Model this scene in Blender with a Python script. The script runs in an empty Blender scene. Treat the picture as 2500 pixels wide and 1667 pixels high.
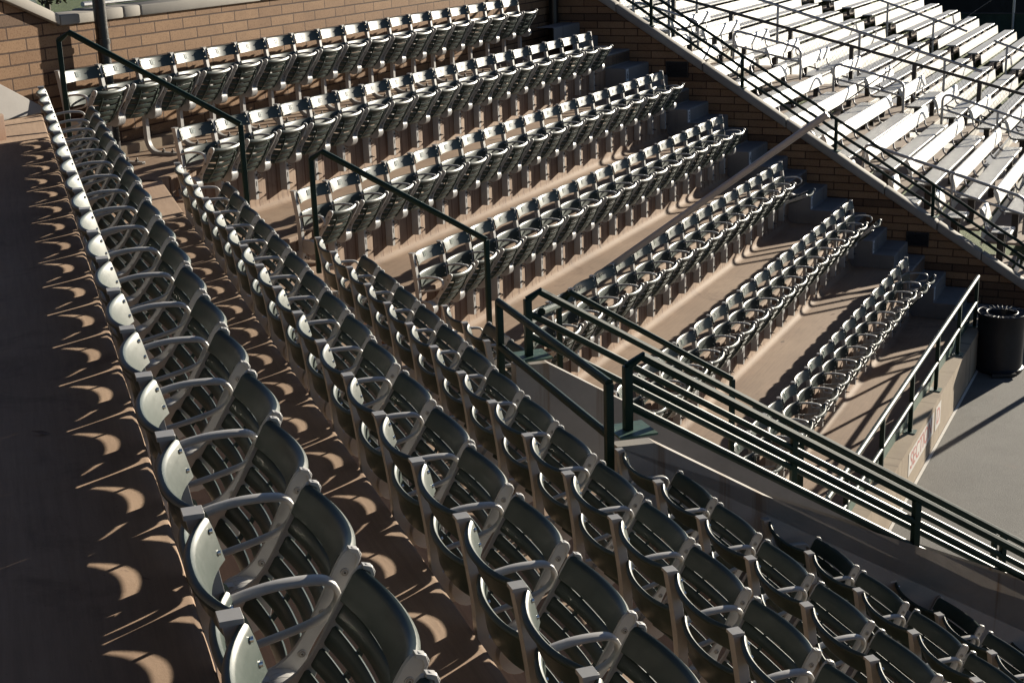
import bpy, bmesh, math, random
from mathutils import Vector, Matrix
random.seed(7)
sc = bpy.context.scene
COL = sc.collection
R = math.radians
Z0 = 5.68                                  # lifts the camera so that the asphalt lies at z = 0

# ---------------------------------------------------------------- frames
AZ_A, AZ_B = R(-18.7986), R(26.3068)
dA = Vector((math.sin(AZ_A), math.cos(AZ_A), 0)); nA = Vector((math.cos(AZ_A), -math.sin(AZ_A), 0))
dB = Vector((math.sin(AZ_B), math.cos(AZ_B), 0)); nB = Vector((math.cos(AZ_B), -math.sin(AZ_B), 0))
def PA(s, p, z): v = dA*s + nA*p; v.z = z + Z0; return v
def PB(s, p, z): v = dB*s + nB*p; v.z = z + Z0; return v
ROT_A = math.atan2(-dA.y, -dA.x); ROT_B = math.atan2(-dB.y, -dB.x)   # local x = -d, y = n

# ---------------------------------------------------------------- materials
MATS = {}
def nt(name):
    m = bpy.data.materials.new(name); m.use_nodes = True
    n = m.node_tree; n.nodes.clear()
    out = n.nodes.new('ShaderNodeOutputMaterial'); b = n.nodes.new('ShaderNodeBsdfPrincipled')
    n.links.new(b.outputs[0], out.inputs[0]); MATS[name] = m
    return m, n, b
def N(n, t, **kw):
    x = n.nodes.new(t)
    for k, v in kw.items(): setattr(x, k, v)
    return x
def noise(n, vec, scale, detail=6, rough=.6, dist=0):
    x = N(n, 'ShaderNodeTexNoise'); x.inputs['Scale'].default_value = scale; x.inputs['Detail'].default_value = detail
    x.inputs['Roughness'].default_value = rough; x.inputs['Distortion'].default_value = dist
    if vec is not None: n.links.new(vec, x.inputs['Vector'])
    return x.outputs['Fac']
def ramp(n, fac, stops):
    x = N(n, 'ShaderNodeValToRGB'); e = x.color_ramp.elements
    while len(e) < len(stops): e.new(.5)
    for el, (p, c) in zip(e, stops):
        el.position = p; el.color = (*c, 1) if len(c) == 3 else c
    n.links.new(fac, x.inputs[0]); return x.outputs[0]
def mixc(n, mode, fac, a, b):
    x = N(n, 'ShaderNodeMix', data_type='RGBA', blend_type=mode)
    for sock, v in ((0, fac), (6, a), (7, b)):
        if hasattr(v, 'is_linked'): n.links.new(v, x.inputs[sock])
        elif sock == 0: x.inputs[0].default_value = v
        else: x.inputs[sock].default_value = (*v, 1)
    return x.outputs[2]
def mapping(n, vec, scale=(1,1,1), loc=(0,0,0)):
    x = N(n, 'ShaderNodeMapping'); x.inputs['Scale'].default_value = scale; x.inputs['Location'].default_value = loc
    n.links.new(vec, x.inputs['Vector']); return x.outputs[0]
def bump(n, b, h, strength=.3, dist=.01):
    x = N(n, 'ShaderNodeBump'); x.inputs['Strength'].default_value = strength; x.inputs['Distance'].default_value = dist
    n.links.new(h, x.inputs['Height']); n.links.new(x.outputs[0], b.inputs['Normal'])
def objc(n): return N(n, 'ShaderNodeTexCoord').outputs['Object']
def uvc(n): return N(n, 'ShaderNodeTexCoord').outputs['UV']

def paint(name, col, rough, var=.25, metallic=0, coat=0, nscale=18, spec=.5, rvar=.12):
    m, n, b = nt(name); o = objc(n)
    lo = tuple(c*(1-var) for c in col); hi = tuple(min(1, c*(1+var)) for c in col)
    f = noise(n, o, nscale, 8, .65)
    n.links.new(ramp(n, f, [(.3, lo), (.7, hi)]), b.inputs['Base Color'])
    f2 = noise(n, o, nscale*2.3, 6, .7)
    n.links.new(ramp(n, f2, [(.3, (rough-rvar,)*3), (.75, (rough+rvar,)*3)]), b.inputs['Roughness'])
    b.inputs['Metallic'].default_value = metallic; b.inputs['Coat Weight'].default_value = coat
    b.inputs['Specular IOR Level'].default_value = spec
    return m
def seat_plastic():
    m, n, b = nt('green_seat_plastic'); o = objc(n)
    rnd = N(n, 'ShaderNodeObjectInfo').outputs['Random']
    f = noise(n, o, 9, 8, .65)
    c = ramp(n, f, [(.3, (.02, .033, .028)), (.55, (.028, .042, .036)), (.75, (.04, .056, .047))])
    fade = mixc(n, 'MIX', .0, c, c)
    v = N(n, 'ShaderNodeMix', data_type='RGBA', blend_type='MULTIPLY'); v.inputs[0].default_value = 1
    n.links.new(c, v.inputs[6]); n.links.new(ramp(n, rnd, [(0, (.8, .8, .8)), (1, (1.18, 1.15, 1.12))]), v.inputs[7])
    # pale scuffs
    sc_ = noise(n, mapping(n, o, (14, 40, 40)), 3.5, 9, .75)
    n.links.new(mixc(n, 'MIX', ramp(n, sc_, [(.66, (0, 0, 0)), (.74, (.35, .35, .35))]), v.outputs[2], (.08, .095, .085)), b.inputs['Base Color'])
    n.links.new(ramp(n, noise(n, o, 24, 8, .7), [(.3, (.36,)*3), (.75, (.46,)*3)]), b.inputs['Roughness'])
    b.inputs['Specular IOR Level'].default_value = .38
    return m
seat_plastic()
paint('cast_grey', (.33, .322, .31), .42, .1, 0, 0, 14, .5)
paint('dark_bolt', (.05, .045, .04), .45, .2, .6)
paint('hinge_bolt', (.16, .15, .14), .4, .15, .4)
paint('rivet_metal', (.75, .74, .7), .28, .08, 1)
paint('green_rail_paint', (.006, .022, .016), .48, .25, 0, 0, 5, .2, .08)
paint('green_plate_paint', (.05, .1, .075), .5, .3, 0, 0, 12)
paint('black_paint', (.012, .012, .013), .35, .3)
paint('galvanised', (.3, .3, .31), .42, .22, .75, 0, 30)
paint('white_bench', (.56, .55, .51), .5, .06, 0, 0, 8)
paint('alu_plank', (.33, .33, .32), .55, .1, 0, 0, 6)
paint('dark_steel', (.035, .032, .03), .5, .3, .3)
paint('white_pipe', (.36, .34, .33), .45, .1, 0, 0, 6)
paint('plate_white', (.62, .62, .62), .5, .08)
paint('digit_black', (.015, .015, .016), .5, .1)
paint('number_plate_green', (.055, .085, .072), .3, .12)
paint('number_ink', (.2, .23, .2), .4, .12)
paint('sign_white', (.5, .47, .43), .7, .12, 0, 0, 9)
paint('sign_red', (.4, .13, .11), .7, .2, 0, 0, 20)
paint('bin_black', (.012, .013, .016), .42, .3)
paint('bin_rim', (.07, .072, .08), .4, .3, .5)
paint('windscreen_green', (.006, .022, .014), .8, .4, 0, 0, 1.2)
paint('windscreen_black', (.006, .006, .007), .85, .4, 0, 0, 1.2)
paint('leaf_dry', (.12, .06, .03), .7, .3)
paint('line_white', (.6, .58, .54), .7, .15, 0, 0, 20)
paint('foliage_dark', (.05, .028, .02), .55, .5, 0, 0, 40)
paint('bark', (.06, .04, .03), .8, .3)

def concrete_terrace():
    m, n, b = nt('terrace_concrete')
    uv = uvc(n); geo = N(n, 'ShaderNodeNewGeometry'); sep = N(n, 'ShaderNodeSeparateXYZ'); n.links.new(geo.outputs['True Normal'], sep.inputs[0])
    isr = N(n, 'ShaderNodeMapRange'); isr.inputs[1].default_value = .55; isr.inputs[2].default_value = .25; isr.clamp = True
    n.links.new(sep.outputs[2], isr.inputs[0]); isr = isr.outputs[0]       # 1 on risers, 0 on treads
    base = ramp(n, noise(n, geo.outputs['Position'], 1.1, 8, .62), [(.3, (.2, .133, .087)), (.5, (.248, .168, .112)), (.7, (.295, .207, .141))])
    tread = mixc(n, 'MULTIPLY', .55, base, ramp(n, noise(n, mapping(n, uv, (1.6, 26, 1)), 1.6, 9, .7), [(.35, (.72, .7, .68)), (.6, (1.08, 1.08, 1.08))]))
    riser = mixc(n, 'MULTIPLY', .75, base, ramp(n, noise(n, mapping(n, uv, (10, .5, 1)), 1.5, 7, .7), [(.36, (.6, .52, .46)), (.5, (1.05, 1.0, .95)), (.7, (1.2, 1.2, 1.18))]))
    c = mixc(n, 'MIX', isr, tread, riser)
    # form lines on the riser
    w = N(n, 'ShaderNodeTexWave'); w.inputs['Scale'].default_value = 2.1; w.inputs['Distortion'].default_value = 1.2; w.inputs['Detail'].default_value = 2
    n.links.new(mapping(n, uv, (1, .03, 1)), w.inputs[0])
    wl = ramp(n, w.outputs['Fac'], [(.0, (.55, .42, .34)), (.06, (1, 1, 1))])
    c = mixc(n, 'MULTIPLY', isr, c, wl)
    # specks, pits and dark stains
    v = N(n, 'ShaderNodeTexVoronoi'); v.inputs['Scale'].default_value = 34; v.inputs['Randomness'].default_value = 1
    n.links.new(geo.outputs['Position'], v.inputs['Vector'])
    pit = ramp(n, v.outputs['Distance'], [(.0, (.3, .25, .22)), (.1, (1, 1, 1))])
    gate = ramp(n, noise(n, geo.outputs['Position'], 5, 4), [(.46, (0, 0, 0)), (.56, (1, 1, 1))])
    c = mixc(n, 'MULTIPLY', gate, c, pit)
    st = ramp(n, noise(n, geo.outputs['Position'], 2.3, 9, .7, .6), [(.3, (.62, .56, .52)), (.44, (1, 1, 1))])
    c = mixc(n, 'MULTIPLY', .8, c, st)
    sm = ramp(n, noise(n, mapping(n, geo.outputs['Position'], (1, 1, 1), (3.1, 7.7, 0)), 4.2, 3, .5, .8), [(.745, (1, 1, 1)), (.775, (.34, .3, .28))])
    c = mixc(n, 'MULTIPLY', 1, c, sm)
    n.links.new(c, b.inputs['Base Color']); b.inputs['Roughness'].default_value = .78
    b.inputs['Specular IOR Level'].default_value = .35
    h = noise(n, geo.outputs['Position'], 90, 6, .7); bump(n, b, h, .22, .004)
concrete_terrace()
def concrete_wall(name, c1, c2, stain):
    m, n, b = nt(name); uv = uvc(n); geo = N(n, 'ShaderNodeNewGeometry')
    base = ramp(n, noise(n, geo.outputs['Position'], 1.6, 8, .65), [(.3, c1), (.7, c2)])
    s = noise(n, mapping(n, uv, (3.4, .13, 1)), 1.7, 6, .65)
    c = mixc(n, 'MIX', ramp(n, s, [(.58, (0, 0, 0)), (.66, (.75, .75, .75))]), base, stain)
    v = N(n, 'ShaderNodeTexVoronoi'); v.inputs['Scale'].default_value = 30; n.links.new(geo.outputs['Position'], v.inputs['Vector'])
    c = mixc(n, 'MULTIPLY', ramp(n, noise(n, geo.outputs['Position'], 4, 4), [(.5, (0, 0, 0)), (.6, (1, 1, 1))]), c, ramp(n, v.outputs['Distance'], [(0, (.35, .3, .27)), (.1, (1, 1, 1))]))
    n.links.new(c, b.inputs['Base Color']); b.inputs['Roughness'].default_value = .8; b.inputs['Specular IOR Level'].default_value = .3
    bump(n, b, noise(n, geo.outputs['Position'], 70, 6, .7), .2, .004)
concrete_wall('wall_concrete', (.2, .185, .172), (.28, .262, .245), (.15, .105, .07))
concrete_wall('front_concrete', (.23, .175, .12), (.32, .255, .18), (.14, .1, .065))
concrete_wall('stair_concrete', (.15, .14, .135), (.21, .198, .19), (.11, .095, .085))
concrete_wall('coping_concrete', (.22, .2, .175), (.29, .268, .235), (.15, .135, .115))
def brick():
    m, n, b = nt('brick_block'); uv = uvc(n); geo = N(n, 'ShaderNodeNewGeometry')
    t = N(n, 'ShaderNodeTexBrick'); t.offset = .5; t.inputs['Scale'].default_value = 1
    t.inputs['Brick Width'].default_value = .406; t.inputs['Row Height'].default_value = .1016; t.inputs['Mortar Size'].default_value = .008
    t.inputs['Mortar Smooth'].default_value = .25; t.inputs['Bias'].default_value = 0
    t.inputs['Color1'].default_value = (.2, .115, .062, 1); t.inputs['Color2'].default_value = (.265, .162, .09, 1); t.inputs['Mortar'].default_value = (.06, .032, .02, 1)
    wob = noise(n, uv, 5, 3)
    dv = N(n, 'ShaderNodeVectorMath', operation='SCALE'); dv.inputs[3].default_value = .006
    cx = N(n, 'ShaderNodeCombineXYZ'); n.links.new(wob, cx.inputs[0]); n.links.new(noise(n, uv, 6.3, 3), cx.inputs[1]); n.links.new(cx.outputs[0], dv.inputs[0])
    ad = N(n, 'ShaderNodeVectorMath'); n.links.new(uv, ad.inputs[0]); n.links.new(dv.outputs[0], ad.inputs[1])
    n.links.new(ad.outputs[0], t.inputs['Vector'])
    speck = ramp(n, noise(n, geo.outputs['Position'], 75, 4, .7), [(.36, (.55, .47, .42)), (.5, (1, 1, 1))])
    c = mixc(n, 'MULTIPLY', .7, t.outputs['Color'], speck)
    c = mixc(n, 'MULTIPLY', .6, c, ramp(n, noise(n, geo.outputs['Position'], 3, 6), [(.3, (.75, .72, .7)), (.7, (1.12, 1.12, 1.1))]))
    # every eighth course is a dark block, the courses at the foot too
    sp = N(n, 'ShaderNodeSeparateXYZ'); n.links.new(uv, sp.inputs[0])
    a = N(n, 'ShaderNodeMath', operation='MODULO'); a.inputs[1].default_value = .8128; n.links.new(sp.outputs[1], a.inputs[0])
    g = N(n, 'ShaderNodeMath', operation='LESS_THAN'); g.inputs[1].default_value = .1016; n.links.new(a.outputs[0], g.inputs[0])
    lo = N(n, 'ShaderNodeMath', operation='LESS_THAN'); lo.inputs[1].default_value = .1016*7; n.links.new(sp.outputs[1], lo.inputs[0])
    mx = N(n, 'ShaderNodeMath', operation='MAXIMUM'); n.links.new(g.outputs[0], mx.inputs[0]); n.links.new(lo.outputs[0], mx.inputs[1])
    dk = mixc(n, 'MULTIPLY', 1, c, (.5, .5, .55))
    c = mixc(n, 'MIX', mx.outputs[0], c, dk)
    n.links.new(c, b.inputs['Base Color']); b.inputs['Roughness'].default_value = .85; b.inputs['Specular IOR Level'].default_value = .25
    hh = mixc(n, 'MIX', .3, t.outputs['Fac'], noise(n, geo.outputs['Position'], 60, 5, .7))
    inv = N(n, 'ShaderNodeInvert'); n.links.new(hh, inv.inputs[1])
    bump(n, b, inv.outputs[0], .75, .012)
brick()
def asphalt():
    m, n, b = nt('asphalt'); o = N(n, 'ShaderNodeNewGeometry').outputs['Position']
    c = ramp(n, noise(n, o, 1.3, 8, .65), [(.3, (.095, .09, .08)), (.7, (.14, .133, .12))])
    sp = ramp(n, noise(n, o, 85, 4, .8), [(.32, (.5, .5, .5)), (.55, (1.15, 1.15, 1.15))])
    c = mixc(n, 'MULTIPLY', .8, c, sp)
    st = noise(n, mapping(n, o, (1, .4, 1)), 1.4, 8, .7, .8)
    c = mixc(n, 'MIX', ramp(n, st, [(.57, (0, 0, 0)), (.7, (.5, .5, .5))]), c, (.16, .11, .085))
    n.links.new(c, b.inputs['Base Color']); b.inputs['Roughness'].default_value = .85
    bump(n, b, noise(n, o, 60, 6, .75), .45, .008)
asphalt()
def grass():
    m, n, b = nt('lawn_grass'); o = N(n, 'ShaderNodeNewGeometry').outputs['Position']
    c = ramp(n, noise(n, o, 3, 10, .75), [(.3, (.045, .075, .012)), (.7, (.1, .14, .03))])
    n.links.new(c, b.inputs['Base Color']); b.inputs['Roughness'].default_value = .9
    bump(n, b, noise(n, o, 40, 6, .8), 1, .05)
grass()
def plank_tan():
    m, n, b = nt('tan_floor'); o = N(n, 'ShaderNodeNewGeometry').outputs['Position']
    c = ramp(n, noise(n, o, 2, 8, .65), [(.3, (.25, .19, .145)), (.7, (.34, .265, .21))])
    n.links.new(c, b.inputs['Base Color']); b.inputs['Roughness'].default_value = .8
    bump(n, b, noise(n, o, 60, 5), .2, .004)
plank_tan()
M = MATS

# ---------------------------------------------------------------- mesh builder
class MB:
    def __init__(self): self.v = []; self.f = []; self.mi = []; self.uv = []
    def add(self, verts, faces, mat=0, uvs=None):
        o = len(self.v); self.v += [tuple(x) for x in verts]
        for f in faces:
            self.f.append(tuple(o+i for i in f)); self.mi.append(mat)
            self.uv.append([uvs[i] for i in f] if uvs else [(0, 0)]*len(f))
        return self
    def box(self, a, b, mat=0, fr=None):
        (x0, y0, z0), (x1, y1, z1) = a, b
        P = [(x0,y0,z0),(x1,y0,z0),(x1,y1,z0),(x0,y1,z0),(x0,y0,z1),(x1,y0,z1),(x1,y1,z1),(x0,y1,z1)]
        if fr: P = [fr(*p) for p in P]
        F = [(0,3,2,1),(4,5,6,7),(0,1,5,4),(1,2,6,5),(2,3,7,6),(3,0,4,7)]
        return self.add(P, F, mat)
    def tube(self, path, r, n=10, mat=0, caps=True, sx=1.0, sy=1.0, up=None):
        path = [Vector(p) for p in path]; L = len(path); V = []; F = []
        T = [(path[min(i+1, L-1)]-path[max(i-1, 0)]).normalized() for i in range(L)]
        u = up or (Vector((0, 0, 1)) if abs(T[0].z) < .9 else Vector((1, 0, 0)))
        for i, p in enumerate(path):
            a = T[i].cross(u)
            if a.length < 1e-5: a = T[i].cross(Vector((1, .3, 0)))
            a.normalize(); bq = a.cross(T[i]).normalized()
            k = 1.0
            if 0 < i < L-1:
                c = (path[i]-path[i-1]).normalized().dot((path[i+1]-path[i]).normalized()); k = 1/max(.5, math.sqrt((1+c)/2))
            for j in range(n):
                t = 2*math.pi*(j+.5)/n
                V.append(p + a*math.cos(t)*r*sx*k + bq*math.sin(t)*r*sy)
        for i in range(L-1):
            for j in range(n):
                F.append((i*n+j, i*n+(j+1) % n, (i+1)*n+(j+1) % n, (i+1)*n+j))
        if caps: F.append(tuple(range(n-1, -1, -1))); F.append(tuple((L-1)*n+j for j in range(n)))
        return self.add(V, F, mat)
    def sweep(self, rings, mat=0, caps=True, closed=True):
        n = len(rings[0]); V = [p for r in rings for p in r]; F = []
        for i in range(len(rings)-1):
            for j in range(n if closed else n-1):
                F.append((i*n+j, i*n+(j+1) % n, (i+1)*n+(j+1) % n, (i+1)*n+j))
        if caps: F.append(tuple(range(n-1, -1, -1))); F.append(tuple((len(rings)-1)*n+j for j in range(n)))
        return self.add(V, F, mat)
    def prism(self, poly, fa, fb, mat=0):
        n = len(poly); V = [fa(*p) for p in poly]+[fb(*p) for p in poly]
        F = [tuple(range(n-1, -1, -1)), tuple(range(n, 2*n))]+[(i, (i+1) % n, n+(i+1) % n, n+i) for i in range(n)]
        return self.add(V, F, mat)
    def mesh(self, name, mats, smooth=35, bevel=0, bseg=2):
        me = bpy.data.meshes.new(name); me.from_pydata([tuple(v) for v in self.v], [], self.f)
        for m in mats: me.materials.append(M[m])
        for p, i in zip(me.polygons, self.mi): p.material_index = i
        if any(any(u != (0, 0) for u in f) for f in self.uv):
            ul = me.uv_layers.new(name='UVMap'); k = 0
            for f in self.uv:
                for u in f: ul.data[k].uv = u; k += 1
        bm = bmesh.new(); bm.from_mesh(me)
        bmesh.ops.recalc_face_normals(bm, faces=bm.faces)
        if bevel:
            ed = [e for e in bm.edges if len(e.link_faces) == 2 and e.calc_face_angle(0) > R(40)]
            bmesh.ops.bevel(bm, geom=ed, offset=bevel, segments=bseg, affect='EDGES', profile=.5, clamp_overlap=True)
        bm.to_mesh(me); bm.free()
        if smooth:
            me.shade_smooth(); me.set_sharp_from_angle(angle=R(smooth))
        return me
def obj(name, me, parent=None):
    o = bpy.data.objects.new(name, me); COL.objects.link(o)
    if parent is not None: o.parent = parent
    return o
def part(name, mb, mats, parent=None, **k):
    return obj(name, mb.mesh(name, mats if isinstance(mats, (list, tuple)) else [mats], **k), parent)
def tag(o, label, cat, group=None):
    o['label'] = label; o['category'] = cat
    if group: o['group'] = group
    return o
def empty(name, loc, label, cat, group=None, rz=0):
    o = bpy.data.objects.new(name, None); o.empty_display_size = .1; COL.objects.link(o)
    o.location = loc; o.rotation_euler = (0, 0, rz); tag(o, label, cat, group)
    return o
def struct(o): o['kind'] = 'structure'; return o
def wpart(name, mb, mats, root, **k):
    """part built in world coordinates under an unrotated root"""
    o = part(name, mb, mats, root, **k)
    o.matrix_parent_inverse = Matrix.Translation(-Vector(root.location))
    return o
def text_mesh(name, body, size, fr, mat, extrude=0, bold=1.0):
    """flat lettering; fr maps (right, up) to a point"""
    cu = bpy.data.curves.new(name, 'FONT'); cu.body = body; cu.size = size; cu.align_x = 'CENTER'; cu.align_y = 'CENTER'
    cu.offset = .012*size*bold; cu.resolution_u = 4
    t = bpy.data.objects.new(name, cu); COL.objects.link(t)
    me = bpy.data.meshes.new_from_object(t.evaluated_get(bpy.context.evaluated_depsgraph_get()))
    V = [fr(v.co.x, v.co.y) for v in me.vertices]; F = [tuple(p.vertices) for p in me.polygons]
    bpy.data.objects.remove(t); bpy.data.meshes.remove(me); bpy.data.curves.remove(cu)
    return V, F
ORD = ['first','second','third','fourth','fifth','sixth','seventh','eighth','ninth','tenth','eleventh','twelfth','thirteenth','fourteenth','fifteenth','sixteenth','seventeenth','eighteenth','nineteenth','twentieth','twenty-first','twenty-second','twenty-third']

# ---------------------------------------------------------------- measured rows: p, z of the chair tops, s of the first standard, seats
rowA = {1: (.265, -1.14, 10.914, 21), 2: (1.106, -1.682, 10.432, 18), 3: (1.971, -2.206, 9.908, 15), 4: (2.816, -2.756, 9.718, 2),
        44: (2.853, -2.781, 6.634, 7), 5: (3.778, -3.374, 6.717, 6), 6: (4.706, -3.976, 6.822, 4), 7: (5.63, -4.56, 6.93, 2)}
rowB = {1: (-8.581, -1.194, 9.181, 18), 2: (-7.619, -1.657, 9.397, 18), 3: (-6.734, -2.185, 9.72, 18), 4: (-5.876, -2.728, 10.104, 17),
        5: (-5.028, -3.277, 10.445, 16), 6: (-4.196, -3.804, 10.349, 17), 7: (-3.39, -4.412, 10.454, 16)}
PITCH = .48
fA = {0: -1.50, 1: -2.04, 2: -2.582, 3: -3.106, 4: -3.668, 5: -4.274, 6: -4.876, 7: -5.44}
fB = {0: -1.50, 1: -2.03, 2: -2.557, 3: -3.085, 4: -3.628, 5: -4.177, 6: -4.704, 7: -5.312}
rA = {k: rowA[k][0]+.005 for k in range(1, 8)}; rA[8] = 6.5
rB = {k: rowB[k][0]-.02 for k in range(2, 8)}; rB[1] = -8.70; rB[8] = -2.56
ZG = -5.68
# fold line between the banks
VB = Vector((-1.83, 11.47, 0)); AZV = R(95.5)
dv = Vector((math.sin(AZV), math.cos(AZV), 0)); nv = Vector((dv.y, -dv.x, 0))
def fold_s(d, n, p):                       # s where the line n.x = p meets the fold plane
    return ((VB - n*p) @ nv)/(d @ nv) if False else ((VB.dot(nv) - (n*p).dot(nv))/d.dot(nv))

# ---------------------------------------------------------------- camera
cd = bpy.data.cameras.new('Camera'); cam = bpy.data.objects.new('Camera', cd); COL.objects.link(cam)
cd.sensor_width = 36; cd.lens = 3550/2500*36; cd.clip_end = 1000; cd.clip_start = .05
pit, rol = R(16.7647), R(-1.8548)
fw = Vector((0, math.cos(pit), -math.sin(pit))); up = Vector((0, math.sin(pit), math.cos(pit))); rt = Vector((1, 0, 0))
r2 = math.cos(rol)*rt + math.sin(rol)*up; u2 = -math.sin(rol)*rt + math.cos(rol)*up
cam.matrix_world = Matrix(((r2.x, u2.x, -fw.x, 0), (r2.y, u2.y, -fw.y, 0), (r2.z, u2.z, -fw.z, Z0), (0, 0, 0, 1)))
sc.camera = cam

# ---------------------------------------------------------------- light
AZS, ELS = 43.0, 12.8
w = bpy.data.worlds.new('World'); sc.world = w; w.use_nodes = True
n = w.node_tree; bg = n.nodes['Background']; sky = n.nodes.new('ShaderNodeTexSky'); sky.sky_type = 'NISHITA'; sky.sun_disc = False
sky.sun_elevation = R(ELS); sky.sun_rotation = R(AZS); sky.altitude = 300; sky.dust_density = .25; sky.air_density = .45
n.links.new(sky.outputs[0], bg.inputs[0]); bg.inputs[1].default_value = .05
sl = bpy.data.lights.new('sun', 'SUN'); sl.energy = 5; sl.angle = R(.5); sl.color = (1, .91, .76)
so = bpy.data.objects.new('sun', sl); COL.objects.link(so)
sdir = Vector((math.sin(R(AZS))*math.cos(R(ELS)), math.cos(R(AZS))*math.cos(R(ELS)), math.sin(R(ELS))))
so.rotation_euler = sdir.to_track_quat('Z', 'Y').to_euler(); so.location = (10, 10, 20)
sc.view_settings.view_transform = 'Standard'; sc.view_settings.look = 'None'; sc.view_settings.exposure = 1.25; sc.view_settings.gamma = 1

# ---------------------------------------------------------------- terraces
def profile(r, f, k0, k1, pstart, pend):
    """(p, z) down the bank with a coved foot and a rounded nose on every riser"""
    pts = [(pstart, f[k0-1])]
    for k in range(k0, k1+1):
        p, zt, zb = r[k], f[k-1], f[k]
        nr, c = .018, .07
        pts += [(p-nr, zt), (p-nr*.3, zt-nr*.3), (p, zt-nr)]
        for a in range(0, 5):
            t = a/4*math.pi/2
            pts.append((p + c*(1-math.cos(t)), zb + c*(1-math.sin(t))))
        # remove duplicate ordering: cove runs from (p, zb+c) to (p+c, zb)
    pts.append((pend, f[k1]))
    return pts
def bank(name, pts, fr, s_lo, s_hi):
    """extrude a profile; s_lo / s_hi are functions of p or constants"""
    mb = MB(); L = 0; V = []; U = []
    for i, (p, z) in enumerate(pts):
        if i: L += math.hypot(p-pts[i-1][0], z-pts[i-1][1])
        a = s_lo(p) if callable(s_lo) else s_lo; b = s_hi(p) if callable(s_hi) else s_hi
        V += [fr(a, p, z), fr(b, p, z)]; U += [(a, L), (b, L)]
    F = [(2*i, 2*i+1, 2*i+3, 2*i+2) for i in range(len(pts)-1)]
    mb.add(V, F, 0, U)
    return struct(part(name, mb, 'terrace_concrete', smooth=30))
fsA = lambda p: fold_s(dA, nA, p)+.03
fsB = lambda p: fold_s(dB, nB, p)-.03
def wall_sA(p):                            # the walkway runs on to the back wall
    return (-8.84-nA.dot(nB)*p)/dA.dot(nB)
ptsA = profile(rA, fA, 1, 3, -4.0, 2.80)
def hiA(p): return min(fsA(p), wall_sA(p)) if p > .24 else wall_sA(p)
bank('terrace', ptsA, PA, -4.0, hiA)
lowA = profile(rA, fA, 4, 7, 2.80, 6.5)[1:]
bank('terrace', lowA, PA, -4.0, 6.77)
bank('terrace', lowA, PA, 8.72, fsA)
ptsB = profile(rB, fB, 2, 7, -8.70, -2.56)
bank('terrace', ptsB, PB, lambda p: fsB(p) if p > -8.1 else fsB(p)-.0, 19.5)
# aisle steps: two blocks on every tread between the banks, cut at the fold
def step_block(name, fr, d, n_, s0, p0, p1, z, zb, mat='terrace_concrete'):
    mb = MB()
    sf = lambda p: fold_s(d, n_, p)
    poly = [(s0(p0), p0), (sf(p0), p0), (sf(p1), p1), (s0(p1), p1)]
    V = [fr(s, p, zb) for s, p in poly]+[fr(s, p, z) for s, p in poly]
    U = [(s, p) for s, p in poly]*2
    mb.add(V, [(4,5,6,7),(0,1,5,4),(1,2,6,5),(2,3,7,6),(3,0,4,7)], 0, U)
    return struct(part(name, mb, mat, bevel=.014, bseg=2))
endA = {1: 10.914, 2: 10.432, 3: 9.908, 4: 9.718, 5: 9.25, 6: 8.95, 7: 8.9}
for k in range(1, 8):
    h = (fA[k-1]-fA[k])/3
    for i, (q0, q1) in enumerate(((.0, .287), (.287, .574))):
        s0 = endA[k]+(.12 if k < 4 else .1)
        z = fA[k]+h*(2-i)
        step_block('aisle_step', PA, dA, nA, (lambda p, s0=s0: s0), rA[k]+q0+.001, rA[k]+q1, z, fA[k]-.01)
    if k > 1:
        hb = (fB[k-1]-fB[k])/3
        for i, (q0, q1) in enumerate(((.0, .287), (.287, .574))):
            s1 = rowB[k][2]-.07
            if fold_s(dB, nB, rB[k]+q1) < s1:
                step_block('aisle_step', PB, dB, nB, (lambda p, s1=s1: s1), rB[k]+q0+.001, rB[k]+q1, fB[k]+hb*(2-i)-.002, fB[k]-.01)
# right-hand stairs against the side wall
mb = MB()
prof = []
for k in range(1, 8):
    p = rB[k] if k > 1 else rB[2]-.9; top = fB[k-1] if k > 1 else fB[1]+.54; h = (top-fB[k])/3
    if k == 1: continue
    prof += [(p, top), (p, fB[k]+2*h), (p+.287, fB[k]+2*h), (p+.287, fB[k]+h), (p+.574, fB[k]+h), (p+.574, fB[k])]
prof = [(-8.69, fB[1]+.36), (-8.40, fB[1]+.36), (-8.40, fB[1]+.18), (-8.12, fB[1]+.18), (-8.12, fB[1])]+prof
prof += [(-2.30, fB[7]), (-2.30, fB[7]-.184), (-2.0, fB[7]-.184), (-2.0, ZG)]
L = 0; V = []; U = []
for i, (p, z) in enumerate(prof):
    if i: L += math.hypot(p-prof[i-1][0], z-prof[i-1][1])
    V += [PB(18.6, p, z+.004), PB(19.5, p, z+.004)]; U += [(18.6, L), (19.5, L)]
mb.add(V, [(2*i, 2*i+1, 2*i+3, 2*i+2) for i in range(len(prof)-1)], 0, U)
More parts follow.
